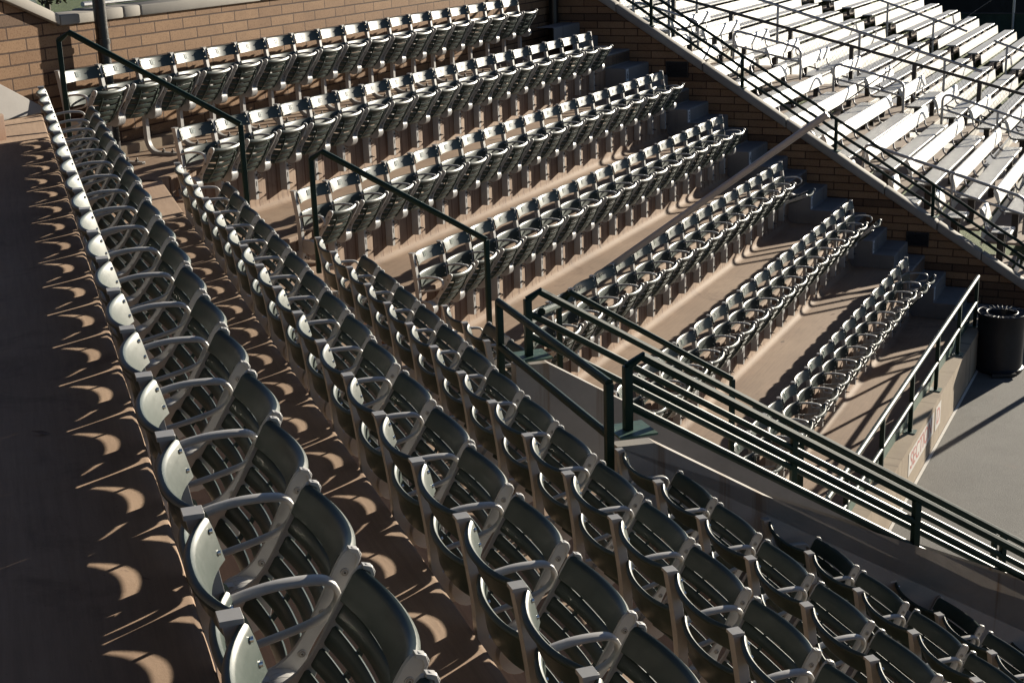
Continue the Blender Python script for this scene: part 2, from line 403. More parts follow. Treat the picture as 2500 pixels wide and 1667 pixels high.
# cheek of every step block seen from the seats
for k in range(2, 8):
    p = rB[k]; h = (fB[k-1]-fB[k])/3
    c = [(p, fB[k-1]), (p, fB[k]), (p+.574, fB[k]), (p+.574, fB[k]+h), (p+.287, fB[k]+h), (p+.287, fB[k]+2*h), (p, fB[k]+2*h)]
    mb.add([PB(18.6, a, b+.003) for a, b in c[1:]], [tuple(range(6))], 0, [(a*3, b) for a, b in c[1:]])
bm_me = mb.mesh('stairs', ['stair_concrete'], smooth=30)
bm = bmesh.new(); bm.from_mesh(bm_me); bmesh.ops.remove_doubles(bm, verts=bm.verts, dist=.0005)
ed = [e for e in bm.edges if len(e.link_faces) == 2 and e.calc_face_angle(0) > R(40)]
bmesh.ops.bevel(bm, geom=ed, offset=.016, segments=2, affect='EDGES', profile=.5); bm.to_mesh(bm_me); bm.free()
struct(obj('stairs', bm_me))
# number plates on the stair blocks
for k, num in ((2, 6), (3, 5), (4, 4), (5, 3), (6, 2), (7, 1)):
    p = rB[k]+.287; h = (fB[k-1]-fB[k])/3; zt = fB[k]+2*h; s0 = 18.635
    mb = MB(); mb.box((s0, p+.001, zt-.172), (s0+.075, p+.006, zt-.008), 0, PB)
    root = empty('number_plate', PB(s0+.037, p, zt-.09), f'white plate with the number {num} on a shaded step of the stairs', 'number sign', 'row number plates on the stair blocks')
    wpart('plate', mb, 'plate_white', root)
    mb = MB(); Vt, Ft = text_mesh('t', str(num), .15, lambda x, y: PB(s0+.037+x*.62, p+.0075, zt-.09+y), 0, bold=2.2)
    mb.add(Vt, Ft); wpart('digit', mb, 'digit_black', root, smooth=0)

# ---------------------------------------------------------------- ground
mb = MB(); c = [(-30, -2.6), (-30, 60), (51.5, 60), (51.5, -2.6)]
V = [PB(s, p, ZG) for s, p in c]; mb.add(V, [(0, 1, 2, 3)]); struct(part('ground', mb, 'asphalt'))
mb = MB(); mb.add([PB(-60, -8.95, -1.6), PB(19.7, -8.95, -1.6), PB(19.7, -14, -2.2), PB(19.7, -220, -2.2), PB(-60, -220, -1.6)], [(0, 1, 2, 3, 4)])
mb.add([PB(19.7, -14, -2.2), PB(19.7, -2.6, -6.2), PB(51.5, -2.6, -6.2), PB(51.5, -14, -2.2)], [(0, 1, 2, 3)])
mb.add([PB(19.7, -14, -2.2), PB(51.5, -14, -2.2), PB(160, -14, -2.2), PB(160, -220, -2.2), PB(19.7, -220, -2.2)], [(0, 1, 2, 3, 4)])
struct(part('lawn', mb, 'lawn_grass'))
mb = MB(); mb.add([PB(8, -2.415, ZG+.004), PB(18.5, -2.415, ZG+.004), PB(18.5, -2.385, ZG+.004), PB(8, -2.385, ZG+.004)], [(0, 1, 2, 3)])
struct(part('painted_line', mb, 'line_white'))

# ---------------------------------------------------------------- brick walls
def uvwall(mb, fr, poly_front, thick, axis, v0):
    """poly in (u, z); front face with brick uv, plus back and rim"""
    nn = len(poly_front)
    F = [fr(u, 0, z) for u, z in poly_front]; Bk = [fr(u, thick, z) for u, z in poly_front]
    mb.add(F, [tuple(range(nn))], 0, [(u, z-v0) for u, z in poly_front])
    mb.add(Bk, [tuple(range(nn))], 0, [(u, z-v0) for u, z in poly_front])
    for i in range(nn):
        j = (i+1) % nn
        (u0, z0), (u1, z1) = poly_front[i], poly_front[j]
        mb.add([F[i], F[j], Bk[j], Bk[i]], [(0, 1, 2, 3)], 0, [(u0, z0-v0), (u1, z1-v0), (u1+.01, z1-v0), (u0+.01, z0-v0)])
V0 = -1.56-.1016-.8128*5+.02               # a multiple of eight courses below the dark course at z = -1.56
back = empty('brick_wall', PB(12, -8.85, -2.1), 'tan brick back wall with pale concrete coping behind the top row of seats', 'brick wall')
mb = MB()
uvwall(mb, lambda u, t, z: PB(u, -8.85-t, z), [(-6, -2.3), (19.5, -2.3), (19.5, -.87), (9.52, -.87), (-6, -.87+15.52*.41)], .28, 0, V0)
wpart('brickwork', mb, 'brick_block', back, smooth=0)
mb = MB()
joints = [10.03, 10.32, 10.55, 12.4, 14.2, 16.0, 17.8, 19.49]
for a, b in zip(joints[:-1], joints[1:]):
    mb.box((a+.004, -9.16, -.868), (b-.004, -8.815, -.768), 0, PB)
wpart('coping', mb, 'coping_concrete', back, bevel=.018)
mb = MB()
mb.box((9.53, -9.16, -.868), (10.02, -8.82, -.782), 0, PB)
for a, b in ((9.5, 7.9), (7.89, 6.2), (6.19, 4.5)):
    za, zb = -.868+(9.52-a)*.41, -.868+(9.52-b)*.41
    mb.prism([(a, za), (b, zb), (b, zb+.11), (a, za+.09)], lambda u, z: PB(u, -8.80, z), lambda u, z: PB(u, -9.16, z))
wpart('coping', mb, 'coping_concrete', back, bevel=.012)
mb = MB(); mb.tube([PB(10.1, -9.08, -.735), PB(19.4, -9.08, -.735)], .024, 8); wpart('top_pipe', mb, 'galvanised', back)
mb = MB(); mb.tube([PB(9.45, -9.05, -.70), PB(4.5, -9.05, -.70+4.95*.41)], .03, 8); wpart('top_rail', mb, 'black_paint', back)
mb = MB(); mb.box((9.1, -8.849, -2.2), (18.6, -8.70, -1.945), 0, PB); wpart('curb', mb, 'front_concrete', back, bevel=.01)

side = empty('brick_wall', PB(19.6, -5, ZG), 'shaded brick side wall with sloping concrete coping beside the stairs', 'brick wall')
zt = lambda p: -1.38-.621*(p+7.86)
mb = MB()
uvwall(mb, lambda u, t, z: PB(19.5+t, u, z), [(-9.13, ZG-.3), (-1.0, ZG-.3), (-1.0, zt(-1.0)-.1), (-8.84, zt(-8.84)-.1), (-9.13, zt(-8.84)-.1)], .27, 0, V0)
wpart('brickwork', mb, 'brick_block', side, smooth=0)
mb = MB()
js = [-9.0, -8.35, -7.83, -6.55, -5.35, -3.98, -3.27, -2.68, -1.6, -.9]
for a, b in zip(js[:-1], js[1:]):
    a2, b2 = a+.004, b-.004
    mb.prism([(a2, zt(a2)-.125), (b2, zt(b2)-.125), (b2, zt(b2)), (a2, zt(a2))], lambda u, z: PB(19.465, u, z), lambda u, z: PB(19.64, u, z))
wpart('coping', mb, 'coping_concrete', side, bevel=.02)
for (p0, p1, z0, z1) in ((-7.09, -6.76, -2.41, -2.19), (-3.67, -3.37, -4.58, -4.39)):
    mb = MB(); mb.box((19.492, p0, z0), (19.51, p1, z1), 0, PB)
    mb.box((19.478, p0, z0), (19.5, p0+.014, z1), 0, PB); mb.box((19.478, p1-.014, z0), (19.5, p1, z1), 0, PB)
    for i in range(9):
        z = z0+.014+(z1-z0-.03)*i/8.6
        mb.prism([(19.479, z), (19.492, z+.012), (19.492, z+.016), (19.479, z+.004)], lambda s, z: PB(s, p0+.014, z), lambda s, z: PB(s, p1-.014, z))
    wpart('vent', mb, 'black_paint', side, smooth=0)

# pipes on the back wall
def downpipe(s, p, r, z0, z1, label, mat):
    root = empty('drain_pipe', PB(s, p, z0), label, 'pipe'); mb = MB(); mb.tube([PB(s, p, z0), PB(s, p, z1)], r, 14); wpart('pipe', mb, mat, root)
    for z in (z0+.3, z0+1.0):
        mb = MB(); mb.tube([PB(s, p, z-.02), PB(s, p, z+.02)], r*1.12, 14); wpart('pipe_strap', mb, mat, root)
downpipe(9.9, -8.72, .055, -2.03, 1.6, 'tall black pipe standing before the left end of the brick wall', 'black_paint')
downpipe(19.36, -8.74, .065, -2.03, -.2, 'dark drain pipe in the shaded corner where the two brick walls meet', 'black_paint')

# stair cheek and step at the far left of the walkway
root = empty('ramp_wall', PB(8.5, -8.6, -1.5), 'low sloping concrete cheek wall along the foot of the brick wall', 'low wall')
mb = MB(); mb.prism([(9.08, -1.52), (9.06, -1.49), (8.4, -1.13), (6.0, .1), (6.0, -1.52)], lambda s, z: PB(s, -8.845, z), lambda s, z: PB(s, -8.64, z)); wpart('cheek', mb, 'wall_concrete', root, bevel=.012)
mb = MB()
for i in range(2): mb.box((4, -8.635, -1.52), (7.72-1.2*i, -7.77+.02*i, -1.5+.185*(i+1)), 0, PB)
struct(part('walkway_steps', mb, 'terrace_concrete', bevel=.014))

# ---------------------------------------------------------------- vomitory walls, headwall, front wall
def stub_wall(s0, s1, p0, p1, ztop, label, stains):
    root = empty('concrete_wall', PA((s0+s1)/2, p0, ZG), label, 'concrete wall')
    mb = MB(); poly = [(p0, ZG-.1), (p1, ZG-.1), (p1, ztop(p1)), (p0+.22, ztop(p0+.22)), (p0, ztop(p0+.22)+.01)]
    for s in (s0, s1): mb.add([PA(s, p, z) for p, z in poly], [tuple(range(5))], 0, [(p, z) for p, z in poly])
    for i in range(5):
        j = (i+1) % 5
        mb.add([PA(s0, *poly[i]), PA(s0, *poly[j]), PA(s1, *poly[j]), PA(s1, *poly[i])], [(0, 1, 2, 3)], 0, [(poly[i][0], poly[i][1]), (poly[j][0], poly[j][1]), (poly[j][0], poly[j][1]+.1), (poly[i][0], poly[i][1]+.1)])
    o = wpart('wall_body', mb, 'wall_concrete', root, smooth=0)
    return root
z1 = lambda p: -2.885-.633*(p-3.12); z2 = lambda p: -2.79-.626*(p-3.03)
stub_wall(8.60, 8.70, 2.95, 7.12, z1, 'grey stained concrete wall with sloping top on the far side of the entry', 0)
stub_wall(6.80, 6.89, 2.9, 9.0, z2, 'shaded grey concrete wall with sunlit sloping top edge beside the near seats', 0)
root = empty('head_wall', PA(7.6, 2.8, ZG), 'dark low parapet across the top of the entry under the guard rail', 'parapet')
mb = MB(); mb.box((6.97, 2.72, ZG), (8.57, 2.83, -3.12), 0, PA); wpart('wall_body', mb, 'wall_concrete', root)
mb = MB(); mb.box((6.97, 2.79, -3.118), (8.6, 2.80, -2.94), 0, PA); wpart('kick_plate', mb, 'green_rail_paint', root)
fw_ = empty('front_wall', PB(14, -2.5, ZG), 'low sunlit concrete front wall with painted section lettering', 'low wall')
mb = MB()
for a, b in ((8.4, 13.2), (13.2, 16.0), (16.0, 18.55)):
    poly = [(-2.62, ZG-.1), (-2.42, ZG-.1), (-2.42, -5.185), (-2.62, -5.178)]
    for s in (a+.002, b-.002): mb.add([PB(s, p, z) for p, z in poly], [(0, 1, 2, 3)], 0, [(p, z) for p, z in poly])
    for i in range(4):
        j = (i+1) % 4
        mb.add([PB(a+.002, *poly[i]), PB(b-.002, *poly[i]), PB(b-.002, *poly[j]), PB(a+.002, *poly[j])], [(0, 1, 2, 3)], 0, [(a, poly[i][1]+poly[i][0]), (b, poly[i][1]+poly[i][0]), (b, poly[j][1]+poly[j][0]), (a, poly[j][1]+poly[j][0])])
wpart('wall_body', mb, 'front_concrete', fw_, smooth=0)
mb = MB(); mb.box((13.52, -2.419, -5.49), (14.83, -2.4165, -5.25), 0, PB); mb.box((14.95, -2.419, -5.51), (15.25, -2.4165, -5.25), 0, PB)
wpart('painted_panel', mb, 'sign_white', fw_, smooth=0)
mb = MB()
Vt, Ft = text_mesh('t', 'SECTION', .27, lambda x, y: PB(14.175+x*1.03, -2.415, -5.37+y*.92), 0, bold=.4); mb.add(Vt, Ft)
Vt, Ft = text_mesh('t', 'D', .27, lambda x, y: PB(15.1+x, -2.415, -5.38+y*.92), 0, bold=.4); mb.add(Vt, Ft)
wpart('lettering', mb, 'sign_red', fw_, smooth=0)
# wavy kick plate on the front wall
mb = MB(); ringsF = []
posts_s = [11.22, 12.6, 13.97, 15.36, 16.73, 17.96]
for a, b in zip([9.9]+posts_s, posts_s+[18.2]):
    rs = []
    for i in range(9):
        t = i/8; s = a+.02+(b-a-.04)*t; wv = .03*math.sin(math.pi*t)
        rs.append([PB(s, -2.575-wv*.3, -5.183), PB(s, -2.56-wv, -5.085), PB(s, -2.557-wv, -5.085), PB(s, -2.57-wv*.3, -5.183)])
    mb.sweep(rs)
kick = wpart('kick_plate', mb, 'green_plate_paint', fw_)

# ---------------------------------------------------------------- rails
G_ = 'green_rail_paint'
def pipe(root, name, path, r=.022, mat=G_, n=10):
    mb = MB(); mb.tube(path, r, n); return wpart(name, mb, mat, root)
def sqpost(root, a, b, r=.028, mat=G_, d=None):
    mb = MB(); mb.tube([a, b], r*1.2, 4, up=(d or nA)); return wpart('post', mb, mat, root, bevel=.004)
def plate(root, c, fr_d, fr_n, h=.1):
    mb = MB(); P = [c-fr_d*h-fr_n*h, c+fr_d*h-fr_n*h, c+fr_d*h+fr_n*h, c-fr_d*h+fr_n*h]
    mb.add(P+[q+Vector((0, 0, .012)) for q in P], [(3,2,1,0),(4,5,6,7),(0,1,5,4),(1,2,6,5),(2,3,7,6),(3,0,4,7)])
    return wpart('base_plate', mb, 'green_plate_paint', root)
# four aisle handrails down the steps between the banks
dirH = Vector((math.sin(R(94)), math.cos(R(94)), 0))
def W(x, y, z): return Vector((x, y, z+Z0))
hands = [((-3.43, 11.47, -1.69), .78, .84, 1.37, 'green handrail at the top of the aisle steps beside the brick wall'),
         ((-1.50, 11.13, -2.74), .90, .96, 1.33, 'green handrail in the middle of the aisle between the two banks'),
         ((.38, 11.10, -3.98), .95, 1.03, 1.37, 'green handrail on the aisle steps beside the far entry wall'),
         ((2.3, 10.95, -5.20), .95, 1.03, 1.58, 'lowest green handrail on the aisle steps near the asphalt')]
H0 = []
for (x, y, z), h0, h1, Lr, lab in hands:
    b = W(x, y, z); root = empty('handrail', b, lab, 'handrail', 'green handrails on the aisle steps')
    t0 = b+Vector((0, 0, h0)); t1 = b+dirH*.09+Vector((0, 0, h1)); t2 = b+dirH*Lr+Vector((0, 0, h1-(Lr-.09)*.577)); e = t2.copy(); e.z = t2.z-h1-.18
    sqpost(root, b, t0+Vector((0, 0, .01)), .023); sqpost(root, e, t2, .023)
    pipe(root, 'rail', [t0, t1, t2], .0235, n=8); H0.append((t0, t1, t2))
# guard rail across the top of the entry
root = empty('guard_rail', PA(7.6, 2.8, -3.1), 'level green two bar guard rail across the top of the entry', 'guard rail')
for s in (8.46, 6.68): sqpost(root, PA(s, 2.8, -3.11), PA(s, 2.8, -2.42), .026, d=dA)
for z in (-2.42, -2.715): pipe(root, 'rail', [PA(8.47, 2.8, z), PA(6.67, 2.8, z)], .024)
# three bar rails on the two entry walls
def wall_rail(s, pb, zbase, z0, bars, posts, pend, label, zt):
    root = empty('wall_rail', PA(s, pb, zbase), label, 'railing', 'green railings on the entry walls')
    sl = -.631
    plate(root, PA(s, pb+.02, zbase-.004), dA, nA, .11)
    sqpost(root, PA(s, pb, zbase), PA(s, pb, z0-.045), .028)
    top = [PA(s, pb, z0-.05), PA(s, pb+.085, z0), PA(s, pend, z0+sl*(pend-pb-.085))]
    pipe(root, 'rail', top, .027, n=8)
    for dz in bars: pipe(root, 'rail', [PA(s, pb, z0-dz), PA(s, pend, z0-dz+sl*(pend-pb))], .023)
    for p in posts: sqpost(root, PA(s, p, zt(p)-.02), PA(s, p, z0+sl*(p-pb-.085)), .026)
    return root
wall_rail(8.65, 3.06, -2.87, -2.435, (.135, .285), (5.07, 6.96), 7.9, 'green three bar railing on the far entry wall', z1)
wall_rail(6.845, 2.98, -2.77, -2.355, (.10, .265), (4.86, 6.75), 9.6, 'nearest green three bar railing on the shaded entry wall', z2)
r0 = empty('rail_link', PA(8.66, 3.14, -2.55), 'short level green bar linking the entry wall railing to the aisle handrail', 'rail')
pipe(r0, 'bar', [PA(8.66, 3.16, -2.58), H0[2][0]+Vector((0, 0, -.02)), H0[2][1]], .027, n=8)
# front rail of the far bank
root = empty('front_rail', PB(14.5, -2.5, -5.18), 'glinting green two bar railing on the low front wall', 'railing')
for s in posts_s: sqpost(root, PB(s, -2.5, -5.185), PB(s, -2.5, -4.56), .024, d=dB)
for z, r in ((-4.56, .026), (-4.875, .022)): pipe(root, 'rail', [PB(9.9, -2.5, z), PB(18.0, -2.5, z)], r, n=12)
for s in posts_s: plate(root, PB(s, -2.5, -5.187), dB, nB, .06)
# coping rail
root = empty('coping_rail', PB(19.62, -5, zt(-5)), 'dark three bar railing along the sloping coping of the side wall', 'railing')
for p in (-8.66, -7.33, -6.0, -4.68, -3.35, -2.02): sqpost(root, PB(19.56, p, zt(p)-.01), PB(19.56, p, zt(p)+.43), .026, d=nB)
for dz in (.13, .27, .43):
    pp = [-9.0+.25*i for i in range(31)]
    pipe(root, 'rail', [PB(19.56, p, zt(p)+dz+.006*math.sin(p*9+dz*7)) for p in pp], .021)
for p in (-7.33, -6.0, -4.68, -3.35): plate(root, PB(19.56, p, zt(p)-.006), nB, dB, .065)
# loose rail end seen over the left coping
root = empty('handrail', PB(9.0, -9.3, -1.6), 'green handrail end showing above the left end of the coping', 'handrail')
pipe(root, 'rail', [PB(8.2, -9.35, -.28), PB(9.78, -9.35, -.70), PB(9.86, -9.35, -.80)], .03); sqpost(root, PB(9.84, -9.35, -1.6), PB(9.84, -9.35, -.72), .026)

# unseen dark wall and overhang added behind the camera to block sky light
root = empty('sky_blocker', PA(-8, -4.0, -1.5), 'unseen dark wall added behind the walkway to block sky light, with roof', 'light blocker')
mb = MB(); uvwall(mb, lambda u, t, z: PA(u, -4.0-t, z), [(-28, -1.6), (7.5, -1.6), (7.5, 5.5), (-28, 5.5)], .3, 0, -1.6)
wpart('wall', mb, 'dark_steel', root, smooth=0)
mb = MB()
for i in range(8): mb.box((-26+4.2*i, -4.0, 1.0), (-22.6+4.2*i, -3.97, 3.6), 0, PA)
wpart('dark_panels', mb, 'black_paint', root, smooth=0)  # flat black panels on the added sky blocker
mb = MB(); mb.box((-28, -9, 5.5), (7.8, -2.0, 5.8), 0, PA); wpart('overhang', mb, 'dark_steel', root)

# sleeved guy wire
a, bq = PB(12.45, -5.45, -3.60), PB(12.58, -3.09, -1.842)
root = empty('guy_wire', a, 'long pale pipe sleeve on a thin cable slanting across the seats', 'guy wire')
pipe(root, 'sleeve', [a, bq], .031, 'white_pipe', 14)
dirg = Vector((2334-1250, 0, 0))
px = lambda x, y, D: (lambda q: Vector((q.x, q.y, q.z+Z0)))((fw + r2*((x-1250)/3550) + u2*(-(y-833.5)/3550))*D)
pipe(root, 'cable', [bq, px(2229, 131.7, 12.6), px(2334, 60, 12.8), px(3000, -400, 14.0)], .0055, 'dark_steel', 6)

# trash can
cb = W(5.98, 17.0, ZG)
root = empty('trash_can', cb, 'round black trash can with slotted rim in the shade by the side wall', 'trash can')
mb = MB(); rings = []
for z, r in ((0, .275), (.02, .285), (.05, .285), (.06, .27), (.5, .275), (.68, .28), (.70, .292), (.725, .292)):
    rings.append([cb+Vector((math.cos(t*math.pi/16)*r, math.sin(t*math.pi/16)*r, z)) for t in range(32)])
for z, r in ((.73, .285), (.72, .18), (.55, .17)):
    rings.append([cb+Vector((math.cos(t*math.pi/16)*r, math.sin(t*math.pi/16)*r, z)) for t in range(32)])
mb.sweep(rings); wpart('body', mb, 'bin_black', root)
mb = MB()
for t in range(30):
    if t % 7 == 3: continue
    a0 = t*math.pi/15; ca = Vector((math.cos(a0), math.sin(a0), 0))
    mb.tube([cb+ca*.19+Vector((0, 0, .727)), cb+ca*.275+Vector((0, 0, .735))], .006, 5)
for r in (.287, .182):
    mb.tube([cb+Vector((math.cos(t*math.pi/16)*r, math.sin(t*math.pi/16)*r, .733)) for t in range(33)], .006, 6, caps=False)
wpart('slotted_rim', mb, 'bin_rim', root)
mb = MB(); mb.box((cb.x-.2, cb.y-.36, cb.z+.02), (cb.x+.1, cb.y-.25, cb.z+.05)); wpart('foot_pedal', mb, 'bin_black', root)
# pole to the right, outside the frame, whose shadow falls on the asphalt
pb = W(5.9+.68*2.3, 15.86+.735*2.3, ZG)
root = empty('post', pb, 'slim post standing on the asphalt beyond the right edge', 'post'); mb = MB(); mb.tube([pb, pb+Vector((0, 0, 2.1))], .045, 12); wpart('shaft', mb, 'galvanised', root)
mb = MB(); mb.tube([pb, pb+Vector((0, 0, .03))], .1, 12); wpart('base_plate', mb, 'galvanised', root)

# ---------------------------------------------------------------- seats
def smoothpath(pts, n=4):
    out = []
    for i in range(len(pts)-1):
        p0 = pts[max(i-1, 0)]; p1 = pts[i]; p2 = pts[i+1]; p3 = pts[min(i+2, len(pts)-1)]
        for j in range(n):
            t = j/n
            out.append(tuple(.5*((2*p1[k])+(-p0[k]+p2[k])*t+(2*p0[k]-5*p1[k]+4*p2[k]-p3[k])*t*t+(-p0[k]+3*p1[k]-3*p2[k]+p3[k])*t**3) for k in range(len(p1))))
    out.append(tuple(pts[-1])); return out
PIV = (.13, .44)
def standard_mesh(leg=False):
    mb = MB()
    front = smoothpath([(.006, .896), (.026, .77), (.043, .64), (.05, .52), (.05, .40)], 4)
    rings = []
    for i, (y, z) in enumerate(front):
        w_ = .02; dp = .036
        rings.append([(-w_, y, z), (w_, y, z), (w_, y-dp, z-.004), (-w_, y-dp, z-.004)])
    if leg:
        foot = smoothpath([(.05, .40), (.05, .24), (.056, .17), (.085, .115), (.14, .089), (.22, .086), (.37, .086)], 4)[1:]
        pv = front[-1]
        for i, (y, z) in enumerate(foot):
            q = foot[min(i+1, len(foot)-1)]; ty, tz = q[0]-pv[0], q[1]-pv[1]; l = math.hypot(ty, tz); ty /= l; tz /= l
            ny, nz = tz, -ty                 # pointing back / down of the bar
            rings.append([(-.021, y, z), (.021, y, z), (.021, y+ny*.04, z+nz*.04), (-.021, y+ny*.04, z+nz*.04)]); pv = (y, z)
        mb.sweep(rings, 0)
        mb.box((-.014, .371, .052), (.014, .3725, .08), 1)
        for y in (.2, .3): mb.box((-.012, y-.012, .086), (.012, y+.012, .1), 1); mb.tube([(0, y, .09), (0, y, .118)], .006, 6, 1)
    else:
        for z in (.40, .13): rings.append([(-.021, .05, z-.001), (.021, .05, z-.001), (.021, -.019, z-.004), (-.021, -.019, z-.004)])
        mb.sweep(rings, 0)
        for z in (.345, .19):
            mb.tube([(-.012, .049, z), (-.012, .066, z)], .011, 6, 1); mb.tube([(-.012, .06, z), (-.012, .09, z)], .005, 6, 1)
        mb.box((-.004, .0505, .245), (.004, .0515, .29), 1)
    # bolts on the post
    for y, z in ((.022, .81),): mb.tube([(0, y-.004, z), (0, y+.006, z)], .008, 8, 1)
    # cap
    mb.box((-.0225, -.034, .889), (.0225, .008, .9), 0)
    # web and hub
    mb.prism([(.045, .50), (.13, .495), (.13, .39), (.045, .385)], lambda y, z: (-.012, y, z), lambda y, z: (.012, y, z), 0)
    mb.tube([(-.0315, *PIV), (-.0115, *PIV)], .06, 22, 0); mb.tube([(-.0105, *PIV), (.0105, *PIV)], .06, 22, 0); mb.tube([(.0115, *PIV), (.0315, *PIV)], .06, 22, 0); mb.tube([(-.03, *PIV), (.03, *PIV)], .055, 16, 0)
    return mb.mesh('frame', ['cast_grey', 'dark_bolt'], smooth=40, bevel=.003, bseg=1)
def arm_mesh():
    mb = MB()
    P = smoothpath([(.035, .686), (.09, .699), (.15, .706), (.22, .703), (.252, .692), (.267, .666), (.259, .637), (.225, .612), (.15, .592), (.05, .572)], 4)
    rings = []
    for i, (y, z) in enumerate(P):
        a = P[max(i-1, 0)]; b = P[min(i+1, len(P)-1)]; ty, tz = b[0]-a[0], b[1]-a[1]; l = math.hypot(ty, tz); ty /= l; tz /= l
        t = i/(len(P)-1); wd = .017 if t < .5 else .017-.008*(t-.5)*2; th = .0085 if t < .5 else .007
        ring = []
        for j in range(10):
            g = 2*math.pi*(j+.5)/10; cx = math.copysign(abs(math.cos(g))**.6, math.cos(g))*wd; cn = math.copysign(abs(math.sin(g))**.6, math.sin(g))*th
            ring.append((cx, y-tz*cn, z+ty*cn))
        rings.append(ring)
    mb.sweep(rings); return mb.mesh('armrest', ['cast_grey'], smooth=60)
def slat_mesh(name, zb, zt_, yb, yt, bow):
    mb = MB(); rings = []; nx = 16
    H = zt_-zb
    pr = [(yb, zb), (yb+(yt-yb)*.33, zb+H*.33), (yb+(yt-yb)*.66, zb+H*.66), (yt+.001, zt_-.012), (yt-.002, zt_-.005), (yt-.008, zt_), (yt-.016, zt_-.001), (yt-.022, zt_-.008), (yt-.021, zt_-.016), (yt-.013, zt_-.016), (yb-.011+(yt-yb)*.5, zb+H*.5), (yb-.011, zb+.004), (yb-.007, zb-.002)]
    for i in range(nx+1):
        x = .0205+.439*i/nx; u = (x-.24)/.2195; d = -bow*(1-abs(u)**2.3)
        sag = -.006*(1-u*u)
        rings.append([(x, y+d, z+sag*(1 if z > zb+H*.5 else .3)) for y, z in pr])
    mb.sweep(rings, 0)
    for x, u in ((.036, 0), (.444, 0)):
        uu = (x-.24)/.2195; d = -bow*(1-abs(uu)**2.3)
        for f in (.25, .75):
            y = yb+(yt-yb)*f+d; z = zb+H*f
            mb.tube([(x, y-.002, z), (x, y+.0045, z)], .0055, 8, 1)
    return mb.mesh(name, ['green_seat_plastic', 'rivet_metal'], smooth=45)
def seat_mesh():
    """tip-up seat about its pivot: t runs from the pivot to the front lip, w to the underside"""
    ang = math.atan2(.275, .17); cu, su = math.cos(ang), math.sin(ang)
    L = lambda x, t, w_: (x, t*cu+w_*su, t*su-w_*cu)
    mb = MB(); nx = 14
    slats = [(.0, .039), (.0545, .0935), (.109, .148), (.1635, .2025), (.218, .258), (.269, .345)]
    for si, (t0, t1) in enumerate(slats):
        rings = []
        for i in range(nx+1):
            x = .044+.392*i/nx; u = (x-.24)/.196
            w0 = .040*(1-abs(u)**2.2)-.012
            tm = (t0+t1)/2; w0 += .018*math.sin(math.pi*min(1, tm/.33))
            dt = .008*(1-u*u) if si == 5 else 0; g0 = -.005*u*u if si == 5 else 0
            if si == 5:
                pr = [(t0+g0, -.008), (t0+g0+.02, -.01), (t1-.02+dt, -.012), (t1-.006+dt, -.008), (t1+dt, .002), (t1-.004+dt, .014), (t1-.014+dt, .02), (t1-.024+dt, .016), (t1-.026+dt, .006), (t0+g0, .005)]
            else:
                e_ = .007*u*u; t1_ = t1+e_
                pr = [(t0, -.002), (t0+.005, -.006), (t1_-.005, -.006), (t1_, -.002), (t1_, .003), (t1_-.006, .006), (t0+.006, .006), (t0, .003)]
            rings.append([L(x, t, w_+w0) for t, w_ in pr])
        mb.sweep(rings, 0)
    for x in (.13, .35):      # ribs under the slats
        w0 = lambda t: .040*(1-abs((x-.24)/.204)**2.2)-.012+.018*math.sin(math.pi*min(1, t/.33))+.007
        mb.sweep([[L(x-.004, t, w0(t)-.004), L(x+.004, t, w0(t)-.004), L(x+.004, t, w0(t)+.008), L(x-.004, t, w0(t)+.008)] for t in (.01, .09, .17, .25, .29)], 0)
    return mb.mesh('seat_pan', ['green_seat_plastic'], smooth=45)
def bracket_mesh(right=False):
    ang = math.atan2(.275, .17); cu, su = math.cos(ang), math.sin(ang)
    x0, x1 = (.033, .044) if not right else (.436, .447)
    L = lambda x, t, w_: (x, t*cu+w_*su, t*su-w_*cu)
    side1 = smoothpath([(.05, -.034), (.09, -.016), (.15, -.01), (.24, -.015), (.32, -.019), (.345, -.014)], 3)
    tip = [(.356, -.004), (.357, .012), (.35, .022)]
    side2 = smoothpath([(.335, .026), (.27, .027), (.2, .025), (.14, .02), (.09, .022), (.05, .034)], 3)
    hub = [(.06*math.cos(g), .06*math.sin(g)) for g in [math.pi*.21+i*(2*math.pi-.42*math.pi)/14 for i in range(15)]]
    poly = side1+tip+side2+hub
    mb = MB(); mb.prism(poly, lambda t, w_: L(x0, t, w_), lambda t, w_: L(x1, t, w_), 0)
    xs = x0 if not right else x1; sg = -1 if not right else 1
    mb.tube([(xs-.002*sg, 0, 0), (xs+.006*sg, 0, 0)], .02, 12, 1)
    for t in (.1, .2, .3):
        mb.tube([L(xs-.001*sg, t, .006), L(xs+.003*sg, t, .006)], .0095, 10, 1); mb.tube([L(xs+.002*sg, t, .006), L(xs+.0045*sg, t, .006)], .0045, 6, 2)
    xa, xb = (x0-.004, x1+.006) if not right else (x0-.006, x1+.004)
    cap = [(.318, .026), (.345, .022), (.358, .008), (.352, -.012), (.345, -.008), (.346, .008), (.338, .016), (.318, .02)]
    mb.prism(cap, lambda t, w_: L(xa, t, w_), lambda t, w_: L(xb, t, w_), 0)
    return mb.mesh('bracket', ['cast_grey', 'hinge_bolt', 'dark_bolt'], smooth=40, bevel=.0025, bseg=1)
ME = dict(frame=standard_mesh(), leg=standard_mesh(True), arm=arm_mesh(), up=slat_mesh('upper_slat', .792, .89, .040, .016, .052), lo=slat_mesh('lower_slat', .6, .722, .058, .044, .047), seat=seat_mesh(), bl=bracket_mesh(), br=bracket_mesh(True))
